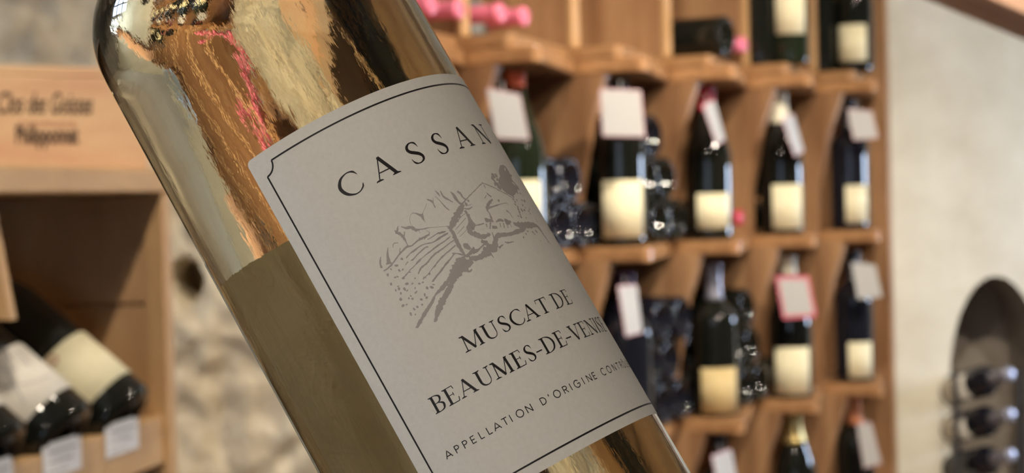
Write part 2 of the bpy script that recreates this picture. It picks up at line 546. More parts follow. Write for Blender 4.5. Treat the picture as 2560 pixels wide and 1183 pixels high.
dm = divider_mesh(); dm.materials.append(M['shelf_wood'])
for i in range(I0, I1):
    obj('divider', dm, None, shelf, Matrix.Translation((i * W, 0, 0)))
obj('side_panel', MB().box(I1 * W - 0.011, I1 * W + 0.011, FACE - 0.03, DEEP, 0, 2.3, 0.002).mesh('side_panel'), M['shelf_wood'], shelf)
obj('side_panel', MB().box(I0 * W - 0.033, I0 * W - 0.0112, FACE + 0.03, DEEP, Z0 + 0.06, 2.3, 0.002).mesh('side_panel'), M['shelf_wood'], shelf)


def board_mesh(tip_y, face, th, bev, name, x1=W):
    """Board that fills the bin and runs out to a rounded point in front of the near divider."""
    g = 0.0125
    pts = [(-0.0112, face)]
    r = 0.014
    pts += [(-0.0112, tip_y + r), (-0.0085, tip_y + r * 0.35), (-0.001, tip_y), (0.012, tip_y + 0.002), (0.022, tip_y + 0.008)]
    pts += [(x1 - 0.013, face - 0.003), (x1 - 0.013, DEEP - 0.001), (0.0125, DEEP - 0.001), (0.0125, face)]
    return MB().prism(pts, 2, -th, th, bev).mesh(name)


bm0 = board_mesh(0.0, FACE - 0.002, BT, 0.004, 'shelf_board'); bm0.materials.append(M['shelf_wood_flat'])
for k in range(0, 6):
    for i in range(I0, I1):
        z = ZL[k] if k < 5 else BT
        obj('shelf_board', bm0, None, shelf, Matrix.Translation((i * W, 0, z)))
UF = FACE + 0.012
up_me = board_mesh(0.05, UF, 0.011, 0.003, 'upper_ledge'); up_me.materials.append(M['ledge_wood'])
for i in range(I0, I1):
    obj('upper_ledge', up_me, None, shelf, Matrix.Translation((i * W, 0, Z0 + BT + 0.0115)))
ud = MB().box(-0.011, 0.011, UF, DEEP, Z0 + BT, 2.3, 0.002).mesh('upper_divider'); ud.materials.append(M['shelf_wood'])
ue = MB().box(-0.0135, 0.0135, UF - 0.012, UF, Z0 + BT + 0.023, 2.3, 0.002).mesh('lit_edge_strip'); ue.materials.append(M['pine'])  # paler strip carries the lamp light on the divider edge as colour
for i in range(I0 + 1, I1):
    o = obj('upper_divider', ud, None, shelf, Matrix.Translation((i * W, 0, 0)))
    obj('lit_edge_strip', ue, None, o)
obj('top_board', MB().box(I0 * W, I1 * W, UF, DEEP, 2.3, 2.325).mesh('top_board'), M['shelf_wood_flat'], shelf)
bp = MB().box(0.0, W, DEEP, DEEP + 0.012, 0, 2.3).mesh('back_panel'); bp.materials.append(M['shelf_wood'])
for i in range(I0, I1):
    obj('back_panel', bp, None, shelf, Matrix.Translation((i * W, 0, 0)))

# ------------------------------------------------------------------ bottles of the background
PROF = {
    'burgundy': smooth_profile([(0.004, 0.026), (0.014, 0.023), (0.024, 0.010), (0.0315, 0.001), (0.035, 0.0), (0.0395, 0.004), (0.041, 0.012), (0.041, 0.08), (0.041, 0.150), (0.0385, 0.176), (0.031, 0.206), (0.022, 0.232), (0.0165, 0.254), (0.0148, 0.275), (0.0144, 0.289)], 3) + [(0.0162, 0.290), (0.0162, 0.297), (0.013, 0.2985)],
    'bordeaux': smooth_profile([(0.004, 0.026), (0.014, 0.023), (0.023, 0.010), (0.0295, 0.001), (0.033, 0.0), (0.037, 0.004), (0.0382, 0.012), (0.0382, 0.09), (0.0382, 0.182), (0.0365, 0.197), (0.029, 0.212), (0.020, 0.222), (0.0152, 0.236), (0.0146, 0.262), (0.0144, 0.289)], 3) + [(0.0162, 0.290), (0.0162, 0.297), (0.013, 0.2985)],
}
PROF['broad'] = [(r * 1.115 if z < 0.235 else r * (1.115 - 0.115 * min(1, (z - 0.235) / 0.05)), z) for r, z in PROF['burgundy']]
PROF['broad_bordeaux'] = [(r * 1.14 if z < 0.22 else r * (1.14 - 0.14 * min(1, (z - 0.22) / 0.03)), z) for r, z in PROF['bordeaux']]
GLASS = {}
for k, p in PROF.items():
    for g in ('dark_glass', 'dark_glass_blue', 'dark_glass_green', 'pale_glass'):
        me = mesh_from(*lathe(p, 32), True, k + '_' + g); me.materials.append(M[g]); GLASS[k, g] = me


def radius_at(kind, z):
    p = PROF[kind]
    for (r0, z0), (r1, z1) in zip(p, p[1:]):
        if z0 <= z <= z1 and z1 > z0: return r0 + (r1 - r0) * (z - z0) / (z1 - z0)
    return p[-1][0]


CAPS = {}


def capsule_mesh(kind, mat, z0=0.228):
    key = (kind, mat, z0)
    if key not in CAPS:
        zs = [z0 + (0.2985 - z0) * t / 10 for t in range(11)] + [0.2895, 0.2905, 0.2968]
        zs = sorted(zs)
        prof = [(radius_at(kind, z) + 0.0007, z) for z in zs if z < 0.2985] + [(0.0140, 0.2995)]
        me = mesh_from(*lathe(prof, 24), True, 'capsule'); me.materials.append(M[mat]); CAPS[key] = me
    return CAPS[key]


def wrap_label(kind, z0, z1, half, mat, key=None):
    """Curved paper label on a lathed bottle, centred on local -y."""
    r = radius_at(kind, (z0 + z1) / 2) + 0.0006
    n = 14
    vs, fs = [], []
    for rr in (r, r - 0.0004):
        for j in (0, 1):
            for k in range(n + 1):
                a = -math.pi / 2 + half * (2 * k / n - 1)
                vs.append((rr * math.cos(a), rr * math.sin(a), (z0, z1)[j]))
    q = 2 * (n + 1)
    for k in range(n):
        fs.append((k, k + 1, n + 2 + k, n + 1 + k))
        fs.append((q + k, q + n + 1 + k, q + n + 2 + k, q + k + 1))
        fs.append((n + 1 + k, n + 2 + k, q + n + 2 + k, q + n + 1 + k))
        fs.append((k + 1, k, q + k, q + k + 1))
    me = mesh_from(vs, fs, True, 'label'); me.materials.append(M[mat])
    return me


def stand(i, level, kind, gl, cap, lab, label, group='bottles standing on the ledges', a=0.082, c=0.055, spin=0.0, z=None, capz=0.228, zoff=0.0):
    """Bottle standing on the ledge in front of bin i; a = distance back from the tip line, c = along the shelf."""
    loc = SF @ Vector((i * W + c, a, (ZL[level] + BT if z is None else z) + 0.0005))
    # local -y (the label's middle) looks at the shop: towards the camera, turned by spin
    to = CAM - loc; yaw = math.atan2(to.y, to.x) + math.pi / 2 + spin
    t = empty('wine_bottle', Matrix.Translation(loc) @ Matrix.Rotation(yaw, 4, 'Z'))
    tag(t, label, 'bottle', group)
    obj('glass_body', GLASS[kind, gl], None, t)
    if cap: obj('capsule', capsule_mesh(kind, cap, capz), None, t)
    if lab:
        z0, z1, half, mat = lab
        obj('label', wrap_label(kind, z0, z1, half, mat), None, t)
    return t


LC, LW, LT = 'label_cream', 'label_white', 'label_tan'
# row on the middle ledges
BR, BX = 'broad', 'broad_bordeaux'
stand(0, 1, BR, 'dark_glass_green', 'capsule_orange', (0.03, 0.12, 0.85, LC), 'dark bottle with orange-red cap and hanging white tag beside the big bottle', capz=0.272)
stand(1, 1, BX, 'dark_glass', 'capsule_black', (0.016, 0.118, 0.95, LC), 'black-capped bottle with tall cream label behind the square white tag', spin=0.1, a=0.088)
stand(2, 1, BR, 'dark_glass', 'capsule_red', (0.022, 0.090, 0.76, LC), 'dark bottle with bright red capsule and small cream label', spin=0.22, a=0.090, capz=0.252)
stand(3, 1, BR, 'dark_glass', 'capsule_cream', (0.012, 0.105, 0.78, LC), 'dark bottle with cream capsule and cream label on the middle ledge', spin=0.32, a=0.096, capz=0.235)
stand(4, 1, BX, 'dark_glass_blue', 'capsule_black', (0.016, 0.100, 0.64, LC), 'dark bottle with cream label on the middle ledge nearest the plaster wall', spin=0.38, a=0.096, c=0.072)
# row on the lower ledges
stand(1, 2, BX, 'dark_glass_blue', 'capsule_purple', (0.02, 0.09, 0.7, LC), 'dark bottle with purple capsule and narrow white tag right of the big label', spin=-1.2)
stand(2, 2, BX, 'dark_glass', 'capsule_grey', (0.008, 0.096, 0.9, LT), 'dark bottle with grey capsule and tan label on the lower ledge', spin=0.2, a=0.084)
stand(3, 2, BR, 'dark_glass', 'capsule_cream', (0.009, 0.108, 0.88, LC), 'dark bottle with pale capsule under the red-edged tag', spin=0.1, a=0.084, capz=0.262)
stand(4, 2, BX, 'dark_glass_blue', 'capsule_black', (0.010, 0.090, 0.68, LC), 'dark bottle with cream label on the lower ledge nearest the plaster wall', spin=0.35, a=0.092, c=0.068)
# row at the bottom edge of the picture
stand(2, 3, BX, 'dark_glass', 'capsule_black', (0.02, 0.1, 0.9, LC), 'black-capped bottle at the bottom edge behind a pink-edged tag')
stand(3, 3, BR, 'dark_glass', 'capsule_gold', (0.02, 0.1, 0.9, LC), 'gold-capped bottle at the bottom edge of the picture', c=0.06)
stand(4, 3, BX, 'dark_glass', 'capsule_copper', (0.02, 0.1, 0.9, LC), 'copper-capped bottle at the bottom edge beside the plaster wall', a=0.09, c=0.055)
# row on the upper ledges
UZ = Z0 + BT + 0.023
stand(3, 0, 'bordeaux', 'dark_glass_green', 'capsule_black', (0.062, 0.16, 0.9, LC), 'dark bottle with cream label on the upper ledge, second from the wall', z=UZ, a=0.075, c=0.07)
stand(4, 0, 'burgundy', 'dark_glass', 'capsule_black', (0.022, 0.105, 0.85, LC), 'broad dark bottle with cream label on the upper ledge nearest the wall', z=UZ, a=0.08, c=0.082, spin=-0.2)

stand(3, 0, 'bordeaux', 'dark_glass', 'capsule_black', None, 'plain dark bottle standing left of the second upper-ledge bottle', z=UZ, a=0.135, c=0.045)
stand(4, 0, 'bordeaux', 'dark_glass', 'capsule_black', None, 'plain dark bottle standing left of the broad upper-ledge bottle', z=UZ, a=0.15, c=0.045)


# bottles lying in the bins
def lying(i, level, cells, kind, gl, label, group, neck_out=False, cap=None, z=None, y0=None, lift=0.0, cat='bottle'):
    base_z = (ZL[level] + BT) if z is None else z
    r = 0.0415 if kind == 'burgundy' else 0.0387
    for (cx, row, dy) in cells:
        x = i * W + 0.013 + r + cx * (W - 0.028 - 2 * r)
        zz = base_z + r + 0.0005 + row * r * 1.9 + lift
        yy = (FACE - 0.045 if y0 is None else y0) + dy + (0.052 if y0 is None and cx < 0.34 and not neck_out else 0.0)
        if neck_out:
            org = SF @ Vector((x, yy + 0.2995, zz)); zd = N_DIR
        else:
            org = SF @ Vector((x, yy, zz)); zd = -N_DIR
        t = empty('lying_wine_bottle', axis_frame(org, zd))
        same = sorted(c_[0] for c_ in cells if c_[1] == row)
        rows = sorted({c_[1] for c_ in cells})
        word = ''
        if len(rows) > 1: word += ', ' + (['lower row', 'upper row'] if len(rows) == 2 else ['bottom row', 'middle row', 'top row'])[rows.index(row)]
        if len(same) > 1: word += ', ' + ['leftmost', 'second from left', 'third from left', 'rightmost'][same.index(cx) if cx != same[-1] else 3]
        tag(t, label + word, cat, group)
        obj('glass_body', GLASS[kind, gl], None, t)
        if cap: obj('capsule', capsule_mesh(kind, cap), None, t)


ROW4 = [(k / 3.0, 0, 0.006 * (k % 2)) for k in range(4)]
ROW3 = [((k + .5) / 3.0, 1, 0.006 * ((k + 1) % 2)) for k in range(3)]
ROW4b = [(k / 3.0, 2, 0.008 * (k % 2)) for k in range(4)]
g = 'dark bottles lying in the bins'
lying(0, 1, ROW4 + ROW3, 'burgundy', 'dark_glass_blue', 'dark bottle lying left of the square white tag', g)
lying(1, 1, ROW4 + ROW3[1:], 'burgundy', 'dark_glass', 'dark bottle lying left of the red-capped bottle', g)
lying(1, 1, [(0.58, 2, 0.0)], 'burgundy', 'dark_glass_blue', 'topmost lying dark bottle beside the square white tag', g)
lying(2, 1, [(0.30, 0, 0.0), (0.72, 0, 0.01)], 'bordeaux', 'dark_glass', 'red-capped bottle lying right of the standing red-capped bottle', 'red-capped lying bottles', True, 'capsule_red')
lying(3, 1, [(0.30, 0, 0.0), (0.45, 1, 0.01)], 'bordeaux', 'dark_glass_green', 'cream-capped bottle lying behind the standing cream-capped bottle', 'cream-capped lying bottles', True, 'capsule_cream')
lying(1, 2, ROW4 + ROW3 + [(0.66, 2, 0), (1.0, 2, 0)], 'burgundy', 'dark_glass_blue', 'dark bottle lying behind the narrow white tag', g)
lying(0, 2, ROW4 + ROW3 + ROW4b, 'burgundy', 'dark_glass', 'dark bottle lying just behind the big bottle', g)
lying(2, 2, ROW4 + ROW3 + [(0.7, 2, 0)], 'burgundy', 'dark_glass', 'dark bottle lying behind the tan label', g)
lying(3, 2, [(0.25, 0, 0), (0.5, 0, 0.01)], 'bordeaux', 'dark_glass_green', 'cream-capped bottle lying below the red-edged tag', 'cream-capped lying bottles', True, 'capsule_cream')
lying(2, 0, [(0.22, 0, -0.01)], 'burgundy', 'dark_glass', 'single black bottle lying base-out on the upper ledge with a bright glint', 'bottles on the upper ledge', z=UZ, y0=UF - 0.075)
lying(2, 0, [(0.72, 0, 0.02), (1.0, 0, 0.03)], 'bordeaux', 'dark_glass', 'pink-capped bottle lying neck-out beside the single black bottle', 'pink-capped lying bottles', True, 'capsule_pink', z=UZ, y0=UF - 0.06)
lying(-1, 0, [(k / 3.0, 0, 0.004 * k) for k in range(4)], 'bordeaux', 'pale_glass', 'pink-capped pale bottle lying at the top beside the big bottle', 'pink-capped pale bottles', True, 'capsule_pink', z=UZ, y0=UF - 0.05)
lying(0, 0, [(0.0, 0, 0.0), (0.33, 0, 0.006), (0.15, 1, 0.004)], 'bordeaux', 'pale_glass', 'pink-capped pale bottle lying left of the first lit divider', 'pink-capped pale bottles', True, 'capsule_pink', z=UZ, y0=UF - 0.05)

# ------------------------------------------------------------------ hanging tags
def hang_tag(quad, depth, label, border=True, inner=0.95, bmat='card_pink'):
    """Card hung on a bottle neck; quad = its corners in the picture, depth = how far away it hangs."""
    c = [at(px, py, depth + dd) for px, py, dd in quad]
    ctr = sum(c, Vector()) / 4
    nrm = (c[2] - c[0]).cross(c[1] - c[3]).normalized()
    if nrm.dot(CAM - ctr) < 0: nrm = -nrm
    t = empty('hanging_price_tag', Matrix.Translation(ctr))
    tag(t, label, 'price tag', 'price tags hung on bottle necks')
    def slab(s, off, th):
        q = [(p - ctr) * s for p in c]
        vs = [p + nrm * off for p in q] + [p + nrm * (off - th) for p in q]
        return mesh_from(vs, [(0, 1, 2, 3), (7, 6, 5, 4), (0, 4, 5, 1), (1, 5, 6, 2), (2, 6, 7, 3), (3, 7, 4, 0)])
    if border:
        obj('border', slab(1.0, 0.0, 0.0012), M[bmat], t)
        obj('card', slab(inner, 0.0006, 0.0006), M['card_white'], t)
    else:
        obj('card', slab(1.0, 0.0, 0.0012), M['card_white'], t)
    top = (c[0] + c[1]) / 2 - ctr
    # string loop from the card up to the neck
    tb = MB()
    p, q = top * 0.95 - nrm * 0.002, top + Vector((0, 0, 0.016)) - nrm * 0.006
    side = (c[1] - c[0]).normalized() * 0.0008
    vs = [p - side, p + side, q + side, q - side]
    vs += [v - nrm * 0.0012 for v in vs]
    obj('string', mesh_from(vs, [(0, 1, 2, 3), (7, 6, 5, 4), (0, 4, 5, 1), (1, 5, 6, 2), (2, 6, 7, 3), (3, 7, 4, 0)]), M['card_white'], t)


hang_tag([(1216, 220, 0), (1300, 236, 0), (1324, 350, 0), (1238, 346, 0)], 3.02, 'tilted white tag on the orange-capped bottle beside the big label')
hang_tag([(1500, 222, 0), (1602, 226, 0), (1613, 342, 0), (1507, 340, 0)], 3.36, 'large square white tag on the black-capped bottle, middle row')
hang_tag([(1758, 262, -0.02), (1786, 250, 0.06), (1813, 350, 0.06), (1792, 362, -0.02)], 3.66, 'narrow pink-edged tag turned sideways on the red-capped bottle')
hang_tag([(1955, 295, -0.02), (1984, 285, 0.06), (2010, 378, 0.06), (1988, 392, -0.02)], 3.98, 'narrow pink-edged tag turned sideways on the cream-capped bottle')
hang_tag([(2118, 272, 0), (2180, 278, 0), (2196, 346, 0), (2134, 350, 0)], 4.3, 'white tag on the middle-row bottle nearest the plaster wall')
hang_tag([(1545, 715, -0.02), (1592, 712, 0.05), (1606, 832, 0.05), (1566, 842, -0.02)], 3.3, 'narrow white tag with pink ends right of the big label')
hang_tag([(1938, 690, 0), (2022, 690, 0), (2042, 792, 0), (1958, 798, 0)], 3.98, 'white tag with broad red edges on the lower row', True, 0.84, 'card_border')
hang_tag([(2128, 656, 0), (2188, 662, 0), (2206, 742, 0), (2144, 748, 0)], 4.3, 'white tag on the lower-row bottle nearest the plaster wall', False)
hang_tag([(1780, 1140, -0.02), (1828, 1122, 0.05), (1850, 1235, 0.05), (1800, 1245, -0.02)], 3.66, 'pink-edged white tag cut by the bottom edge')
hang_tag([(2142, 1062, 0), (2178, 1055, 0), (2204, 1160, 0), (2160, 1172, 0)], 4.28, 'white tag under the copper capsule at the bottom right')

# ------------------------------------------------------------------ bottles in the arched niche on the right
rack = empty('bottle_rack', Matrix.Translation((nx_c, NW_Y, 0)))
tag(rack, 'thin dark iron rack holding bottles in front of the arched niche', 'rack')
for sx in (-0.125, 0.03):
    obj('upright', MB().box(sx - 0.006, sx + 0.006, -0.10, -0.088, 0, 1.0).mesh('upright'), M['iron'], rack)
zs = [at(2400, y, NW_Y - 0.1).z for y in (990, 1090, 1190)]
nk = Vector((0.33, -0.90, 0.24)).normalized()
for k, zc in enumerate(zs):
    obj('cross_bar', MB().box(-0.125, 0.03, -0.1, -0.09, zc - 0.052, zc - 0.043).mesh('cross_bar'), M['iron'], rack)
    org = Vector((at(2372, 1000, NW_Y).x, NW_Y + 0.06, zc)) - Vector((0, 0, 0.012))
    t = empty('rack_wine_bottle', axis_frame(org, nk, 0.0))
    tag(t, ['topmost dark bottle lying neck-out in front of the arched niche', 'middle dark bottle lying neck-out in front of the arched niche',
            'lowest dark bottle lying neck-out in front of the arched niche'][k], 'bottle', 'bottles on the iron rack')
    obj('glass_body', GLASS['bordeaux', 'dark_glass_blue'], None, t)
    obj('capsule', capsule_mesh('bordeaux', 'capsule_grey'), None, t)
    if k < 2:
        lb = obj('label', wrap_label('bordeaux', 0.06, 0.16, 0.9, 'label_white'), None, t)
        v_ = t.matrix_world.inverted().to_3x3() @ (CAM - org)
        lb.matrix_local = Matrix.Rotation(math.atan2(v_.y, v_.x) + math.pi / 2, 4, 'Z')

# ------------------------------------------------------------------ left-hand unit
AL = math.radians(10.2)
G_DIR = Vector((math.sin(AL), math.cos(AL), 0)); M_DIR = Vector((math.cos(AL), -math.sin(AL), 0))
Q0 = at(402, 700, 2.1); Q0.z = 0
LF = frame(Q0, G_DIR)                          # local x away from the camera, y inwards (left), z up
unit = empty('display_rack', LF)
tag(unit, 'pale pine display rack with a slanted bottle shelf, left of the stone wall', 'rack')
ZB = 1.463
obj('side_panel', MB().box(0.0, 0.022, 0.012, 0.36, 0, ZB, 0.002).mesh('side_panel'), M['pine'], unit)
obj('front_post', MB().box(-0.016, 0.010, -0.010, 0.012, 0, ZB, 0.002).mesh('front_post'), M['pine'], unit)
obj('top_board', MB().box(-0.95, 0.03, -0.012, 0.40, ZB, ZB + 0.026, 0.003).mesh('top_board'), M['pine_flat'], unit)
for k in range(4):
    obj('back_board', MB().box(-0.24 * (k + 1) + 0.002, -0.24 * k - 0.002, 0.36, 0.374, 0, ZB, 0.001).mesh('back_board'), M['pine_dark'], unit)
for k in range(3):                                        # boards lining the far side
    obj('side_lining', MB().box(-0.008, 0.0, 0.012 + 0.116 * k, 0.125 + 0.116 * k, 0.9, ZB - 0.12, 0.001).mesh('side_lining'), M['pine_dark'], unit)
obj('side_batten', MB().box(-0.012, 0.0, 0.0, 0.36, ZB - 0.118, ZB - 0.001, 0.002).mesh('side_batten'), M['pine_dark'], unit)
RZ0, RZ1 = 1.172, 1.224
obj('front_rail', MB().box(-0.95, -0.0145, -0.004, 0.014, RZ0, RZ1, 0.002).mesh('front_rail'), M['pine_flat'], unit)
TAU = math.radians(40)
obj('slanted_shelf', MB().prism([(0.016, RZ0), (0.016, RZ0 + 0.014), (0.355, RZ0 + 0.014 + 0.339 * math.tan(TAU)), (0.355, RZ0 + 0.339 * math.tan(TAU))], 0, -0.95, -0.013).mesh('slanted_shelf'), M['pine_dark'], unit)
obj('lower_rail', MB().box(-0.95, -0.0145, -0.004, 0.014, 0.80, 0.84, 0.002).mesh('lower_rail'), M['pine_flat'], unit)
obj('lower_shelf', MB().box(-0.95, -0.001, 0.014, 0.355, 0.79, 0.805).mesh('lower_shelf'), M['pine_dark'], unit)
# slanting strut at the near end of the bay
b0, b1 = at(-42, 480, 1.72), at(18, 800, 1.72)
inv = LF.inverted(); q0, q1 = inv @ b0, inv @ b1
obj('strut', MB().prism([(q0.y - 0.006, ZB), (q0.y + 0.006, ZB), (q1.y + 0.006, q1.z), (q1.y - 0.006, q1.z)], 0, q1.x - 0.007, q1.x + 0.007).mesh('strut'), M['pine'], unit)

ax_in = (-M_DIR * math.cos(TAU) + Vector((0, 0, 1)) * math.sin(TAU)).normalized()
bot_lab = ['dark bottle with cream label and round seal, nearest the rack post', 'dark bottle with white signature label, second from the rack post',
           'dark bottle with pale label cut by the left edge']
TS = [-0.140, -0.290, -0.436]
for k, tx in enumerate(TS):
    nrm_up = (Vector((0, 0, 1)) * math.cos(TAU) + M_DIR * math.sin(TAU))
    foot = LF @ Vector((tx, 0.020, RZ0 + 0.014 + 0.004 * math.tan(TAU)))
    org = foot + nrm_up * 0.0472 + ax_in * 0.006
    t = empty('leaning_wine_bottle', axis_frame(org, ax_in))
    tag(t, bot_lab[k], 'bottle', 'bottles leaning on the slanted rack')
    obj('glass_body', GLASS['broad', 'dark_glass'], None, t)
    obj('capsule', capsule_mesh('broad', 'capsule_black'), None, t)
    # the label's middle looks up and towards the camera
    loc = t.matrix_world.inverted().to_3x3() @ (CAM - org).normalized()
    up_l = t.matrix_world.inverted().to_3x3() @ Vector((0, 0, 1))
    mid = (loc * 1.0 + up_l * 0.35); ang = math.atan2(mid.y, mid.x) + math.pi / 2
    lb = obj('label', wrap_label('broad', 0.027, 0.092, 1.25, ['label_cream', 'label_white', 'label_white'][k]), None, t)
    lb.matrix_local = Matrix.Rotation(ang, 4, 'Z')

    def curve_on(pts, w, nm, mt):
        """Printed line on the label: pts are (angle, z)."""
        r = 0.0466
        vs, fs = [], []
        P = [np.array(p) for p in pts]
        for q in range(len(P)):
            d_ = P[min(q + 1, len(P) - 1)] - P[max(q - 1, 0)]
            d_ = np.array([d_[0] * r, d_[1]]); d_ /= np.linalg.norm(d_) + 1e-9
            nn = np.array([-d_[1] / r, d_[0]]) * w / 2
            for sgn in (1, -1):
                a_, z_ = P[q] + sgn * nn
                vs.append((r * math.cos(a_ - math.pi / 2), r * math.sin(a_ - math.pi / 2), z_))
        for q in range(len(P) - 1):
            fs.append((2 * q, 2 * q + 1, 2 * q + 3, 2 * q + 2))
        obj(nm, mesh_from(vs, fs), mt, lb)
    if k == 0:
        curve_on([(-0.15 + 0.10 * math.cos(a_ * 0.4), 0.085 + 0.0045 * math.sin(a_ * 0.4)) for a_ in range(17)], 0.0022, 'printed_seal', M['print_red'])
    if k == 1:
        curve_on(smooth_profile([(-0.1, 0.04), (0.15, 0.075), (0.3, 0.098), (0.15, 0.102), (0.1, 0.08), (0.35, 0.07), (0.5, 0.095), (0.6, 0.065), (0.75, 0.085), (0.9, 0.07)], 5), 0.0013, 'printed_signature', M['print_grey'])
        curve_on(smooth_profile([(-0.5, 0.09), (-0.1, 0.065), (0.3, 0.05), (0.8, 0.045)], 5), 0.0011, 'printed_signature', M['print_grey'])
card_lab = ['white price card on the rack rail nearest the post', 'white price card on the rack rail, second from the post', 'white price card on the rack rail cut by the left edge']
for k, tx in enumerate((-0.138, -0.288, -0.44)):
    t = empty('price_card', LF @ Matrix.Translation((tx, -0.0055, 1.2165)))
    tag(t, card_lab[k], 'price card', 'price cards on the rack rail')
    obj('card', MB().box(-0.043, 0.043, -0.001, 0.001, -0.0165, 0.0165).mesh('card'), M['card_bright'], t)
    for j in range(3):
        obj('printed_line', MB().box(-0.034, 0.034 - 0.012 * j, -0.0013, -0.0011, 0.006 - 0.009 * j, 0.008 - 0.009 * j).mesh('printed_line'), M['print_grey'], t)
# bottles standing on the low shelf of the rack
low_lab = ['dark bottle with beige label standing low in the rack, just below the rail', 'dark bottle standing low in the rack left of the beige label']
for k, (tx, ty) in enumerate(((-0.17, 0.09), (-0.32, 0.09))):
    t = empty('wine_bottle', LF @ Matrix.Translation((tx, ty, 0.8055)) @ Matrix.Rotation(math.radians(-40), 4, 'Z'))
    tag(t, low_lab[k], 'bottle', 'bottles low in the rack')
    obj('glass_body', GLASS['bordeaux', 'dark_glass'], None, t)
    obj('capsule', capsule_mesh('bordeaux', 'capsule_cream' if k == 0 else 'capsule_black'), None, t)

# ------------------------------------------------------------------ wooden case on the rack
YAW = math.radians(50)
cdir = Vector((math.sin(YAW), math.cos(YAW), 0))
cr = at(372, 430, 2.09); cz = ZB + 0.0265
CF = frame(Vector((cr.x, cr.y, cz)), cdir)                # local x away along the front, y inwards
case = empty('wooden_wine_case', CF)
tag(case, 'pale wooden wine case with printed script on top of the pine rack', 'wooden case')
CL, CD, CH = 0.34, 0.20, 0.108
obj('front_board', MB().box(-CL, 0, 0, 0.010, 0, CH - 0.010, 0.0015).mesh('front_board'), M['case_wood'], case)
obj('back_board', MB().box(-CL, 0, CD - 0.010, CD, 0, CH - 0.010, 0.0015).mesh('back_board'), M['case_wood'], case)
obj('end_board', MB().box(-0.010, 0.0, 0.0102, CD - 0.0102, 0, CH - 0.010, 0.0015).mesh('end_board'), M['case_wood'], case)
obj('end_board', MB().box(-CL, -CL + 0.010, 0.0102, CD - 0.0102, 0, CH - 0.010, 0.0015).mesh('end_board'), M['case_wood'], case)
obj('lid', MB().box(-CL, 0, 0, CD, CH - 0.0098, CH, 0.0015).mesh('lid'), M['case_wood'], case)


def text_mesh(txt, size, shear=0.0, sx=1.0, offset=0.0):
    cu = bpy.data.curves.new('txt', 'FONT')
    cu.body = txt; cu.size = size; cu.shear = shear; cu.align_x = 'CENTER'; cu.offset = offset; cu.extrude = 0.00015
    ob = bpy.data.objects.new('txt', cu); COL.objects.link(ob)
    dg = bpy.context.evaluated_depsgraph_get()
    me = bpy.data.meshes.new_from_object(ob.evaluated_get(dg))
    bpy.data.objects.remove(ob, do_unlink=True)
    me.transform(Matrix.Diagonal((sx, 1, 1, 1)))
    return me


def case_text(txt, px, py, size, shear, sx, mat, nm, off=0.0):
    # point of the case front under the pixel
    dirv = (at(px, py, 1.0) - CAM)
    ny = CF.to_3x3() @ Vector((0, -1, 0))
    t_ = (CF.translation - CAM).dot(ny) / dirv.dot(ny)
    loc = CF.inverted() @ (CAM + dirv * t_)
    o_ = obj(nm, text_mesh(txt, size, shear, sx, off), mat, case)
    o_.matrix_local = Matrix.Translation((loc.x, -0.0004, loc.z)) @ Matrix.Rotation(math.pi / 2, 4, 'X')


case_text('Clos des Goisses', 112, 284, 0.031, 0.38, 0.50, M['print_brown'], 'printed_script', 0.0004)
case_text('CHAMPAGNE', 118, 316, 0.0075, 0.0, 1.45, M['print_red'], 'printed_word')
case_text('Philipponnat', 118, 358, 0.026, 0.0, 0.55, M['print_brown'], 'printed_name', 0.0007)

# ------------------------------------------------------------------ the big bottle in front
R = 0.038
bx, by, bz, bth, bph = -0.03392699, 0.0, 0.46770408, 0.52345427, -0.16039808
P0c = Vector((bx, by, bz))
dc = Vector((math.sin(bth) * math.cos(bph), math.cos(bth) * math.cos(bph), math.sin(bph)))   # towards the base
e1 = (-P0c + dc * P0c.dot(dc)).normalized(); e2 = dc.cross(e1)
BF = Matrix.Translation(CAM + C2W @ P0c) @ Matrix((C2W @ e1, C2W @ (-e2), C2W @ (-dc))).transposed().to_4x4()
bottle = empty('wine_bottle', BF)
tag(bottle, 'large clear bottle of pale gold wine tilted across the foreground with a cream label', 'bottle')
mmv = lambda pts: [(r * 0.001, z * 0.001) for r, z in pts]
outer = [(20, -117), (27, -122.5), (33, -123.5), (36.4, -121.5), (37.8, -117), (38, -110)] + [(38, -110 + 6 * k) for k in range(1, 29)] + \
        smooth_profile([(38, 64), (37.7, 69), (36.4, 74), (33.6, 79), (29.3, 83.6), (24, 87.8), (19.4, 92.5), (16.4, 99), (15, 108), (14.5, 125), (14.2, 160)], 5) + \
        [(15.2, 161), (15.4, 167), (15.2, 172), (14.0, 174)]
inner = [(18, -111), (26, -116.5), (32, -117.5), (34.6, -115.5), (35.6, -110)] + [(35.6, -110 + 6 * k) for k in range(1, 29)] + \
        smooth_profile([(35.6, 63), (35.2, 68), (33.8, 73), (31, 77.6), (26.8, 81.8), (21.6, 85.8), (17, 90.5), (13.8, 97), (12.2, 106), (11.6, 118), (11.5, 128)], 5)
obj('glass_body', mesh_from(*lathe(mmv(outer), 192), True, 'glass_body'), M['clear_glass'], bottle)
obj('wine', mesh_from(*lathe(mmv(inner), 192), True, 'wine'), M['wine'], bottle)
obj('cork', mesh_from(*lathe(mmv([(10.6, 130), (10.8, 131), (10.8, 172), (10.6, 173)]), 32), True, 'cork'), M['cork'], bottle)
obj('capsule', mesh_from(*lathe(mmv([(15.5, 104), (14.9, 125), (14.6, 159), (15.7, 161), (15.8, 173), (14.5, 175)]), 48), True, 'capsule'), M['foil'], bottle)


def cyl(u, v, dr):
    """Label millimetres (u right, v down) -> bottle-local point, dr above the glass."""
    a = u * 0.001 / R
    rr = R + dr
    return (rr * math.cos(a), rr * math.sin(a), -v * 0.001)


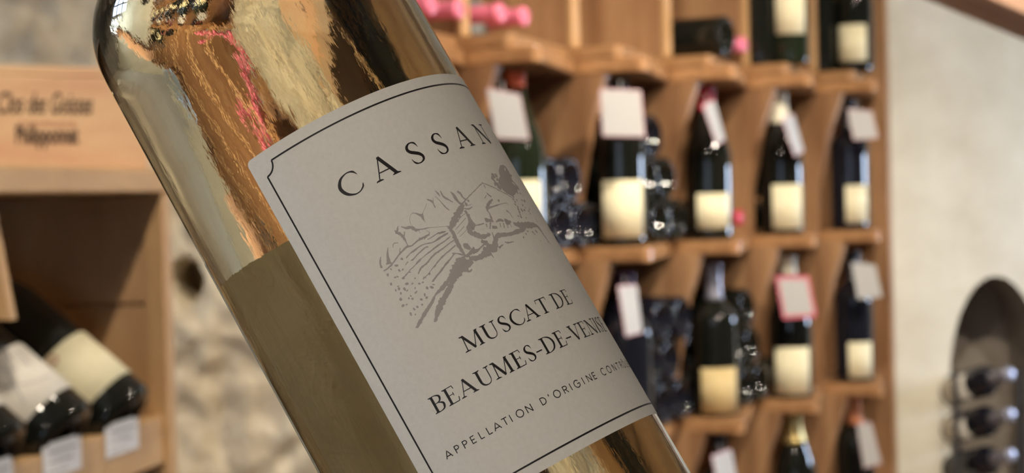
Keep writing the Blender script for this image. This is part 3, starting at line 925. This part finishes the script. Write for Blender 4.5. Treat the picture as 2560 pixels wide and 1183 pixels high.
UL, UR, VT, VB = -16.9, 61.5, -21.85, 71.0


def label_patch(u0, u1, v0, v1, corner, dr0, dr1, nu=110):
    """Thin curved sheet with rounded corners."""
    vs, fs = [], []
    def edge(u):
        d_ = min(u - u0, u1 - u)
        return corner - math.sqrt(max(0.0, corner ** 2 - (corner - d_) ** 2)) if d_ < corner else 0.0
    us = sorted(set([u0 + (u1 - u0) * k / nu for k in range(nu + 1)] + [u0 + corner * q for q in (0.05, 0.15, 0.3, 0.5, 0.75)] + [u1 - corner * q for q in (0.05, 0.15, 0.3, 0.5, 0.75)]))
    for dr in (dr1, dr0):
        for u in us:
            e_ = edge(u)
            vs.append(cyl(u, v0 + e_, dr)); vs.append(cyl(u, v1 - e_, dr))
    q = len(us)
    for k in range(q - 1):
        fs.append((2 * k, 2 * k + 1, 2 * k + 3, 2 * k + 2))
        b_ = 2 * q + 2 * k
        fs.append((b_, b_ + 2, b_ + 3, b_ + 1))
        fs.append((2 * k, 2 * k + 2, b_ + 2, b_))
        fs.append((2 * k + 1, b_ + 1, b_ + 3, 2 * k + 3))
    fs.append((0, 2 * q, 2 * q + 1, 1)); fs.append((2 * q - 2, 2 * q - 1, 4 * q - 1, 4 * q - 2))
    return mesh_from(vs, fs, False, 'label')


front = obj('front_label', label_patch(UL, UR, VT, VB, 1.3, 0.00004, 0.00016), M['paper'], bottle)
front['label'] = 'cream paper front label'
BC = 22.3 + math.pi * 38
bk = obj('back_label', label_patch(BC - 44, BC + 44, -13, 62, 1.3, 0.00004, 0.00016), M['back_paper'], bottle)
bk['label'] = 'paper back label seen through the wine'


class Ink:
    """Flat print on the label, made of short ribbons in label millimetres."""
    def __init__(self, dr):
        self.v, self.f, self.dr = [], [], dr

    def ribbon(self, pts, step=0.5):
        P = []
        for (x0, y0, w0), (x1, y1, w1) in zip(pts, pts[1:]):
            n_ = max(1, int(math.hypot(x1 - x0, y1 - y0) / step + 0.999))
            for k in range(n_):
                t = k / n_
                P.append((x0 + (x1 - x0) * t, y0 + (y1 - y0) * t, w0 + (w1 - w0) * t))
        P.append(pts[-1])
        b_ = len(self.v)
        for k, (x, y, w) in enumerate(P):
            xa, ya, _ = P[max(k - 1, 0)]; xb, yb, _ = P[min(k + 1, len(P) - 1)]
            dx, dy = xb - xa, yb - ya
            ln = math.hypot(dx, dy) + 1e-9
            nx_, ny_ = -dy / ln * w / 2, dx / ln * w / 2
            self.v.append(cyl(x + nx_, y + ny_, self.dr)); self.v.append(cyl(x - nx_, y - ny_, self.dr))
        for k in range(len(P) - 1):
            a = b_ + 2 * k
            self.f.append((a, a + 1, a + 3, a + 2))

    def poly(self, pts):
        b_ = len(self.v)
        self.v += [cyl(x, y, self.dr) for x, y in pts]
        self.f.append(tuple(range(b_, b_ + len(pts))))

    def blob(self, x, y, rx, ry=None, n_=7, ang=0.0):
        ry = ry or rx
        pts = []
        for k in range(n_):
            a = 2 * math.pi * k / n_
            q = 0.72 + 0.5 * random.random()
            px_, py_ = rx * q * math.cos(a), ry * q * math.sin(a)
            pts.append((x + px_ * math.cos(ang) - py_ * math.sin(ang), y + px_ * math.sin(ang) + py_ * math.cos(ang)))
        self.poly(pts)

    def build(self, name, mat, parent):
        return obj(name, mesh_from(self.v, self.f, False, name), mat, parent)


def cr3(pts, sub=7):
    return [tuple(p) for p in smooth_profile(pts, sub)]


K, T_ = 0.155, 0.05      # thick and thin strokes, in cap heights
# glyphs: x in 0..1 of the letter's width, y in 0..1 of the cap height, stroke widths in cap heights
SERIF = {
    'A': [('l', .46, .985, .845, .02, K), ('l', .47, .99, .135, .02, T_), ('l', .235, .335, .69, .335, T_), ('s', 0, .29, 0), ('s', .66, 1.0, 0), ('l', .445, 1.0, .47, .93, .05)],
    'B': [('l', .26, 0, .26, 1, K), ('s', .0, .45, 1), ('s', .0, .45, 0),
          ('c', [(.26, .975, .045), (.55, .97, .05), (.82, .87, .10), (.86, .74, .125), (.76, .59, .08), (.52, .53, .045), (.26, .525, .04)]),
          ('c', [(.26, .525, .04), (.6, .52, .045), (.9, .4, .11), (.93, .26, .13), (.82, .09, .09), (.55, .025, .05), (.26, .022, .045)])],
    'C': [('c', [(.945, .735, .018), (.90, .83, .05), (.83, .92, .085), (.70, .975, .055), (.52, .97, .05), (.28, .86, .10), (.12, .62, .145), (.12, .40, .15), (.26, .16, .12), (.50, .025, .06), (.72, .03, .045), (.90, .14, .06), (.955, .23, .06), (.985, .31, .015)])],
    'D': [('l', .22, 0, .22, 1, K), ('s', .0, .36, 1), ('s', .0, .36, 0),
          ('c', [(.22, .977, .045), (.45, .975, .045), (.74, .86, .09), (.90, .62, .135), (.90, .38, .135), (.74, .14, .09), (.45, .025, .045), (.22, .022, .045)])],
    'E': [('l', .27, 0, .27, 1, K), ('s', .0, .42, 1), ('s', .0, .42, 0), ('l', .2, .978, .86, .978, .045), ('l', .27, .525, .72, .525, .042), ('l', .2, .023, .92, .023, .046),
          ('l', .85, .99, .90, .79, .045), ('l', .72, .63, .72, .42, .04), ('l', .91, .01, 1.0, .25, .05)],
    'I': [('l', .5, 0, .5, 1, K), ('s', .1, .9, 1), ('s', .1, .9, 0)],
    'M': [('l', .15, .01, .2, .985, T_ + .012), ('l', .185, .985, .545, .04, K), ('l', .53, .02, .83, .985, T_), ('l', .885, .01, .845, .985, K), ('s', .0, .3, 0), ('s', .72, 1.0, 0), ('s', .04, .24, 1), ('s', .8, .95, 1)],
    'N': [('l', .17, .01, .17, .93, T_ + .01), ('l', .14, .965, .86, .02, K), ('l', .86, .01, .86, .985, T_ + .01), ('s', .0, .2, 1), ('s', .02, .34, 0), ('s', .70, 1.0, 1)],
    'S': [('c', [(.86, .70, .015), (.82, .82, .05), (.74, .925, .08), (.58, .978, .05), (.38, .96, .07), (.20, .86, .115), (.15, .73, .135), (.26, .60, .145), (.50, .50, .15), (.74, .39, .145), (.86, .25, .125), (.80, .11, .09), (.60, .03, .055), (.40, .022, .05), (.24, .075, .085), (.15, .18, .05), (.10, .31, .015)])],
    'T': [('l', .5, 0, .5, .985, K), ('s', .27, .73, 0), ('l', .04, .977, .96, .977, .048), ('l', .045, .99, .02, .77, .04), ('l', .955, .99, .98, .77, .04)],
    'U': [('c', [(.22, .985, K), (.22, .40, K), (.25, .20, .125), (.36, .065, .09), (.54, .02, .055), (.70, .07, .045), (.79, .21, .045), (.81, .42, T_ + .01), (.81, .985, T_ + .01)]), ('s', .02, .42, 1), ('s', .66, .97, 1)],
    'V': [('l', .165, .985, .545, .03, K), ('l', .84, .985, .545, .01, T_), ('s', .0, .36, 1), ('s', .68, 1.0, 1)],
    '-': [('l', .0, .37, 1.0, .37, .075)],
}


def serif_line(ink, letters, v_top, v_base):
    h = v_base - v_top
    for ch, u0, u1 in letters:
        w = u1 - u0
        X = lambda x: u0 + x * w
        Y = lambda y: v_base - y * h
        for st in SERIF[ch]:
            if st[0] == 'l':
                ink.ribbon([(X(st[1]), Y(st[2]), st[5] * h), (X(st[3]), Y(st[4]), st[5] * h)])
            elif st[0] == 'c':
                ink.ribbon([(X(a), Y(b_), c * h) for a, b_, c in cr3(st[1])], 0.6)
            else:      # flat serif with a slight bracket
                x0, x1, y = X(st[1]), X(st[2]), st[3]
                m_ = (x0 + x1) / 2
                s_ = 1 if y == 0 else -1
                ya, yb, yc = Y(y), Y(y + s_ * .028), Y(y + s_ * .075)
                q = (x1 - x0) * 0.24
                ink.poly([(x0, ya), (m_, ya), (x1, ya), (x1, yb), (m_ + q, yc), (m_, yc), (m_ - q, yc), (x0, yb)])


ink = Ink(0.00019)
serif_line(ink, [('C', -1.35, 4.35), ('A', 6.89, 13.19), ('S', 16.45, 20.35), ('S', 23.9, 27.5), ('A', 30.45, 36.63), ('N', 39.55, 45.4)], -7.8, -2.42)
ink.build('title_lettering', M['ink'], front)
ink = Ink(0.00019)
serif_line(ink, [('M', 5.45, 10.45), ('U', 10.8, 14.75), ('S', 15.25, 17.7), ('C', 18.15, 21.85), ('A', 21.9, 26.2), ('T', 26.55, 30.05), ('D', 31.75, 35.7), ('E', 36.25, 39.1)], 36.75, 40.5)
serif_line(ink, [('B', -6.75, -3.85), ('E', -3.3, -.45), ('A', -.15, 4.15), ('U', 4.35, 8.4), ('M', 8.45, 13.2), ('E', 13.75, 16.55), ('S', 17.25, 19.6), ('-', 20.0, 21.65),
                 ('D', 22.0, 25.8), ('E', 26.3, 29.1), ('-', 29.5, 31.3), ('V', 31.4, 35.45), ('E', 35.6, 38.6), ('N', 38.9, 43.3), ('I', 43.7, 45.0), ('S', 45.4, 47.6), ('E', 48.0, 50.8)], 45.1, 48.95)
ink.build('wine_name_lettering', M['ink'], front)

arc = lambda cx, cy, rx, ry, a0, a1, n_=14: [(cx + rx * math.cos(math.radians(a0 + (a1 - a0) * k / n_)), cy + ry * math.sin(math.radians(a0 + (a1 - a0) * k / n_))) for k in range(n_ + 1)]
SANS = {
    'A': [[(0, 0), (.5, 1), (1, 0)], [(.17, .3), (.83, .3)]],
    'P': [[(.08, 0), (.08, 1)], [(.08, .96), (.5, .96)] + arc(.55, .72, .4, .24, 90, -90) + [(.08, .48)]],
    'E': [[(.08, 0), (.08, 1)], [(.08, .96), (.95, .96)], [(.08, .5), (.85, .5)], [(.08, .04), (.95, .04)]],
    'L': [[(.08, 1), (.08, 0)], [(.08, .04), (.95, .04)]],
    'T': [[(.5, 0), (.5, 1)], [(0, .96), (1, .96)]],
    'I': [[(.5, 0), (.5, 1)]],
    'O': [arc(.5, .5, .46, .5, 0, 360, 26)],
    'N': [[(.06, 0), (.06, 1)], [(.06, 1), (.94, 0)], [(.94, 0), (.94, 1)]],
    'D': [[(.08, 0), (.08, 1)], [(.08, .96), (.4, .96)] + arc(.4, .5, .52, .46, 90, -90, 18) + [(.08, .04)]],
    "'": [[(.5, 1), (.4, .72)]],
    'R': [[(.08, 0), (.08, 1)], [(.08, .96), (.5, .96)] + arc(.55, .73, .38, .23, 90, -90) + [(.08, .5)], [(.5, .5), (.95, 0)]],
    'G': [arc(.5, .5, .46, .5, 45, 360, 22) + [(.55, .5)]],
    'C': [arc(.55, .5, .5, .5, 48, 312, 20)],
    'Ô': [arc(.5, .5, .46, .5, 0, 360, 26), [(.25, 1.15), (.5, 1.35), (.75, 1.15)]],
    'É': [[(.08, 0), (.08, 1)], [(.08, .96), (.95, .96)], [(.08, .5), (.85, .5)], [(.08, .04), (.95, .04)], [(.35, 1.12), (.7, 1.35)]],
}
ink = Ink(0.00019)
for ch, u0, u1 in [('A', -9.45, -7.9), ('P', -6.9, -5.85), ('P', -4.85, -3.8), ('E', -2.85, -1.85), ('L', -.8, .15), ('L', 1.15, 2.1), ('A', 2.7, 4.3), ('T', 4.95, 6.25), ('I', 6.7, 7.3), ('O', 8.4, 10.2),
                   ('N', 10.95, 12.4), ('D', 14.75, 16.2), ("'", 16.95, 17.45), ('O', 18.35, 20.2), ('R', 21.15, 22.35), ('I', 23.1, 23.7), ('G', 24.5, 26.3), ('I', 27.15, 27.75), ('N', 28.85, 30.3), ('E', 30.95, 32.05),
                   ('C', 34.35, 36.1), ('O', 37.0, 38.85), ('N', 40.0, 41.45), ('T', 42.4, 43.7), ('R', 44.8, 46.0), ('Ô', 46.8, 48.6), ('L', 49.6, 50.6), ('É', 51.6, 52.7), ('E', 53.7, 54.8)]:
    for st in SANS[ch]:
        ink.ribbon([(u0 + x * (u1 - u0), 58.6 - y * 1.68, 0.215) for x, y in st], 0.4)
ink.build('appellation_lettering', M['ink'], front)

# border line with notched corners
ink = Ink(0.00018)
ul, ur, vt, vb, nt = -13.9, 58.5, -19.05, 68.4, 2.7
def notch(cx, cy, sx, sy):
    """Quarter curve that bites into the corner; from the vertical line to the horizontal one."""
    return [(cx + sx * nt * math.sin(math.pi / 2 * k / 10) , cy + sy * nt * math.cos(math.pi / 2 * k / 10)) for k in range(11)]
w_ = 0.4
tl, tr_ = notch(ul, vt, 1, 1), notch(ur, vt, -1, 1)
bl, br = notch(ul, vb, 1, -1), notch(ur, vb, -1, -1)
loop = tl + tr_[::-1] + br + bl[::-1] + [tl[0]]
for k in range(len(loop) - 1):
    ink.ribbon([(*loop[k], w_), (*loop[k + 1], w_)])
ink.build('border_line', M['ink'], front)

# vineyard and farmhouse sketch, traced in label millimetres
def uv_of(px, py):
    ray = Vector(((px - 1280.0), (py - 591.5), F_PX)).normalized()
    a = ray - dc * ray.dot(dc); b_ = -(P0c - dc * P0c.dot(dc))
    A_, B_, C_ = a.dot(a), 2 * a.dot(b_), b_.dot(b_) - R * R
    disc = max(0.0, B_ * B_ - 4 * A_ * C_)
    t = (-B_ - math.sqrt(disc)) / (2 * A_)
    X = ray * t - P0c
    return -math.atan2(X.dot(e2), X.dot(e1)) * R * 1000, X.dot(dc) * 1000


MMPX = 0.0955       # label millimetres per picture pixel
sk = Ink(0.00018)
rnd = random.Random(3)


def stroke(view, pts, ragged=0.25):
    ox, oy, sc = view
    out = []
    P = cr3(pts, 4) if len(pts) > 2 else pts
    for x, y, w in P:
        u, v = uv_of(ox + x / sc, oy + y / sc)
        out.append((u, v, max(0.09, w / sc * MMPX * (1 + ragged * (rnd.random() - 0.5) * 2))))
    Q = []
    for a, b_ in zip(out, out[1:]):
        Q.append(a)
        Q.append(((a[0] + b_[0]) / 2 + (rnd.random() - .5) * .12, (a[1] + b_[1]) / 2 + (rnd.random() - .5) * .12, (a[2] + b_[2]) / 2 * (1 + ragged * (rnd.random() - .5) * 2)))
    Q.append(out[-1])
    sk.ribbon(Q, 0.35)


def dots(view, pts, r):
    ox, oy, sc = view
    for x, y in pts:
        u, v = uv_of(ox + x / sc, oy + y / sc)
        q = r / sc * MMPX * (0.7 + 0.7 * rnd.random())
        sk.blob(u, v, q, q * (0.45 + 0.5 * rnd.random()), 7, rnd.random() * 3)


Va, Vb, Vc = (930, 400, 5.916), (1130, 400, 4.732), (930, 580, 4.552)
for p in [
    [(1060, 300, 60), (1000, 360, 110), (950, 430, 110), (915, 510, 70), (850, 580, 45), (790, 650, 40), (720, 720, 22), (690, 790, 28), (640, 870, 32), (590, 950, 38), (550, 1020, 35), (510, 1095, 26)],
    [(1138, 330, 60), (1060, 385, 100), (980, 460, 90), (920, 545, 60), (890, 630, 55), (840, 720, 65), (800, 790, 70), (760, 880, 60), (735, 960, 40), (718, 1025, 32)],
    [(1075, 410, 14), (1100, 455, 22), (1135, 430, 14)],
    [(135, 447, 12), (210, 390, 18), (280, 300, 16), (330, 235, 18), (400, 170, 20), (450, 160, 16), (520, 100, 18), (570, 75, 22), (650, 30, 18)],
    [(390, 300, 14), (430, 250, 10), (480, 215, 20), (570, 150, 12), (690, 120, 12), (770, 70, 20), (860, 20, 16)],
    [(345, 530, 14), (385, 495, 12), (440, 430, 12), (500, 370, 12), (535, 330, 26), (570, 298, 8), (640, 240, 16), (720, 180, 18), (820, 110, 16), (890, 55, 12)],
    [(525, 480, 16), (560, 410, 18), (620, 360, 18), (670, 300, 16), (720, 250, 20), (800, 195, 12), (870, 140, 12), (930, 95, 12)],
    [(700, 410, 18), (750, 340, 16), (800, 285, 18), (860, 230, 14), (950, 155, 10)],
    [(690, 570, 18), (730, 510, 18), (780, 450, 20), (840, 370, 20), (890, 310, 16), (940, 250, 12), (1000, 260, 14), (1050, 265, 14)],
    [(180, 180, 8), (178, 270, 26), (195, 370, 48)], [(100, 280, 6), (95, 355, 20), (112, 412, 18)],
    [(238, 180, 5), (248, 135, 9), (295, 125, 8)], [(320, 185, 10), (314, 245, 8)],
    [(265, 10, 26), (310, 20, 30), (350, 55, 34), (382, 105, 16), (405, 155, 10)], [(370, 0, 14), (365, 50, 16)],
    [(630, 90, 10), (690, 55, 10), (760, 10, 14)], [(760, 20, 14), (800, 10, 18), (830, 0, 12)],
    [(440, 330, 10), (470, 310, 16), (520, 255, 10), (600, 185, 16), (640, 170, 10)],
    [(380, 380, 8), (410, 340, 12)], [(580, 540, 10), (640, 480, 8), (700, 400, 8)],
]:
    stroke(Vc, p)
dots(Vc, [(180, 490), (215, 425), (280, 385), (290, 510), (220, 595), (300, 620), (270, 665), (330, 700), (330, 770), (360, 530), (400, 590), (370, 650), (400, 670), (460, 590), (440, 730), (460, 765), (395, 830),
          (355, 840), (490, 530), (540, 590), (580, 575), (500, 690), (490, 640), (625, 640), (600, 720), (620, 750), (570, 830), (515, 855), (440, 930), (495, 940), (600, 520), (650, 480), (680, 635), (700, 600),
          (340, 310), (430, 460), (350, 430), (310, 440), (460, 320), (560, 770), (265, 520), (310, 650), (420, 760), (480, 880), (445, 945)], 17)
for p in [
    [(1345, 660, 40), (1310, 730, 70), (1260, 810, 90), (1215, 890, 90), (1180, 970, 80), (1140, 1035, 60)], [(1150, 1030, 60), (1200, 1090, 60), (1235, 1180, 55)],
    [(1340, 680, 30), (1265, 620, 45), (1200, 520, 34), (1155, 475, 12)], [(1320, 660, 30), (1385, 590, 12), (1450, 510, 7)], [(1255, 470, 34), (1300, 500, 36), (1340, 560, 24), (1385, 590, 24)],
    [(930, 460, 14), (970, 500, 24), (1000, 545, 8)], [(1005, 465, 16), (1055, 550, 28), (1125, 590, 24), (1190, 632, 14)], [(930, 540, 7), (1010, 620, 13), (1080, 700, 22), (1142, 752, 8)],
    [(808, 590, 12), (870, 610, 30), (905, 650, 20), (930, 715, 12)], [(898, 565, 8), (905, 625, 12)],
    [(805, 650, 3), (770, 740, 4), (748, 790, 10), (740, 840, 40), (768, 900, 12), (787, 925, 4)], [(558, 835, 4), (595, 790, 9), (660, 800, 20), (725, 828, 40)],
    [(562, 840, 3), (558, 900, 3), (578, 960, 4), (640, 1012, 5)],
    [(430, 990, 12), (510, 1010, 36), (580, 1000, 45), (640, 1040, 42), (700, 1032, 22), (780, 1020, 18), (850, 1005, 8), (1000, 995, 5), (1130, 985, 10)],
    [(690, 1050, 8), (712, 1090, 6)], [(800, 1050, 8), (850, 1082, 12), (800, 1140, 14), (770, 1180, 14)],
    [(385, 980, 8), (375, 1040, 28), (372, 1090, 18), (430, 1110, 28), (485, 1175, 22)], [(335, 1045, 16), (365, 1085, 20)],
    [(970, 1090, 12), (1030, 1070, 16), (1090, 1060, 10)], [(990, 1170, 12), (1060, 1110, 14), (1120, 1080, 10)], [(690, 1170, 26), (740, 1165, 14)],
    [(1350, 720, 14), (1420, 730, 20), (1479, 700, 12)], [(1380, 690, 8), (1470, 660, 8)],
]:
    stroke(Va, p)
for p in [
    [(345, 285, 14), (280, 350, 10), (210, 420, 8), (140, 500, 6)], [(345, 275, 14), (420, 300, 9), (500, 335, 13), (570, 375, 13), (640, 410, 13), (705, 450, 12)],
    [(372, 300, 12), (390, 340, 8)], [(400, 390, 8), (430, 420, 22), (462, 440, 14)], [(380, 460, 8), (400, 420, 10)],
    [(475, 470, 24), (430, 520, 36), (405, 590, 40)], [(405, 600, 24), (440, 570, 20), (500, 548, 18), (560, 530, 7), (640, 514, 7), (660, 545, 5)], [(435, 480, 10), (465, 520, 10)],
    [(635, 600, 18), (680, 640, 12), (710, 690, 8)], [(410, 600, 16), (440, 640, 16), (462, 700, 30)],
    [(385, 715, 44), (440, 720, 44), (480, 720, 30)], [(400, 760, 16), (410, 800, 12)], [(450, 740, 20), (445, 820, 18)], [(515, 735, 18), (560, 715, 30), (605, 730, 30)], [(620, 700, 20), (645, 740, 66), (690, 730, 30)],
    [(470, 800, 40), (530, 800, 40)], [(560, 750, 12), (570, 800, 10)], [(600, 750, 10), (615, 810, 12)], [(640, 760, 12), (660, 810, 14)], [(680, 760, 10), (700, 800, 8)],
    [(720, 755, 40), (800, 780, 85), (900, 775, 85), (980, 775, 50), (1030, 820, 40), (1070, 880, 30), (1120, 950, 18), (1160, 1005, 10)],
    [(860, 820, 40), (770, 850, 50), (690, 880, 50), (600, 890, 55), (530, 905, 60), (508, 970, 60), (500, 1040, 80), (440, 1060, 110), (390, 1110, 90), (310, 1160, 60), (200, 1170, 50)],
    [(180, 640, 36), (210, 720, 56), (235, 790, 80), (190, 800, 50), (225, 870, 60), (290, 890, 66), (350, 915, 60), (400, 900, 46), (450, 880, 24)],
    [(270, 780, 14), (320, 770, 16), (375, 755, 14)], [(15, 900, 36), (50, 960, 50), (90, 1040, 50), (130, 1100, 30), (160, 1150, 30)],
    [(130, 1000, 30), (175, 1030, 80), (215, 1060, 30)], [(240, 1090, 66), (300, 1070, 24), (380, 1000, 16)], [(160, 1150, 30), (220, 1100, 40), (260, 1040, 30)],
    [(340, 960, 34), (400, 990, 60), (440, 1040, 60)], [(0, 1110, 14), (60, 1110, 12), (140, 1130, 20)], [(410, 860, 10), (440, 920, 10)], [(470, 860, 10), (490, 930, 12), (500, 1000, 14)],
    [(550, 1045, 22), (600, 1005, 16)], [(620, 975, 16), (655, 985, 20), (725, 970, 8)], [(440, 1090, 20), (490, 1160, 10)],
    [(40, 830, 6), (100, 760, 8), (160, 690, 6)], [(60, 880, 5), (140, 790, 7)], [(90, 910, 5), (170, 830, 7)], [(20, 790, 6), (90, 690, 8), (150, 640, 6)], [(150, 600, 30), (175, 640, 30)],
    [(980, 700, 8), (1010, 750, 10)],
]:
    stroke(Vb, p)
dots(Vb, [(740, 500), (770, 560), (790, 620), (810, 680), (850, 600), (870, 690), (820, 480), (800, 400), (830, 430), (850, 490), (900, 610), (920, 640), (760, 480), (740, 530), (830, 540), (860, 570), (890, 850), (950, 860),
          (990, 850), (1040, 960), (840, 920), (970, 880), (780, 590), (800, 650), (780, 670), (820, 600), (720, 470), (910, 590), (160, 525), (190, 490), (870, 880), (1100, 920), (1130, 980), (545, 485)], 19)
ox, oy, sc = Vb
crown = [(560, 70), (590, 62), (625, 78), (665, 140), (690, 205), (712, 250), (778, 325), (765, 370), (742, 410), (712, 440), (680, 420), (640, 400), (595, 360), (570, 315), (545, 275), (540, 240), (562, 200), (545, 135)]
cen = uv_of(ox + 640 / sc, oy + 260 / sc)
cp = [uv_of(ox + x / sc, oy + y / sc) for x, y in crown]
for a, b_ in zip(cp, cp[1:] + cp[:1]):
    sk.poly([cen, ((cen[0] + a[0]) / 2, (cen[1] + a[1]) / 2), a, b_, ((cen[0] + b_[0]) / 2, (cen[1] + b_[1]) / 2)])
dots(Vb, [(480, 190), (475, 230), (500, 260), (520, 200), (530, 240), (500, 290), (540, 290), (510, 180), (470, 210), (550, 320), (560, 340), (690, 190), (740, 290), (775, 340), (760, 380), (720, 440), (520, 285)], 30)
sk.build('vineyard_sketch', M['taupe_ink'], front)
bpy.context.view_layer.update()
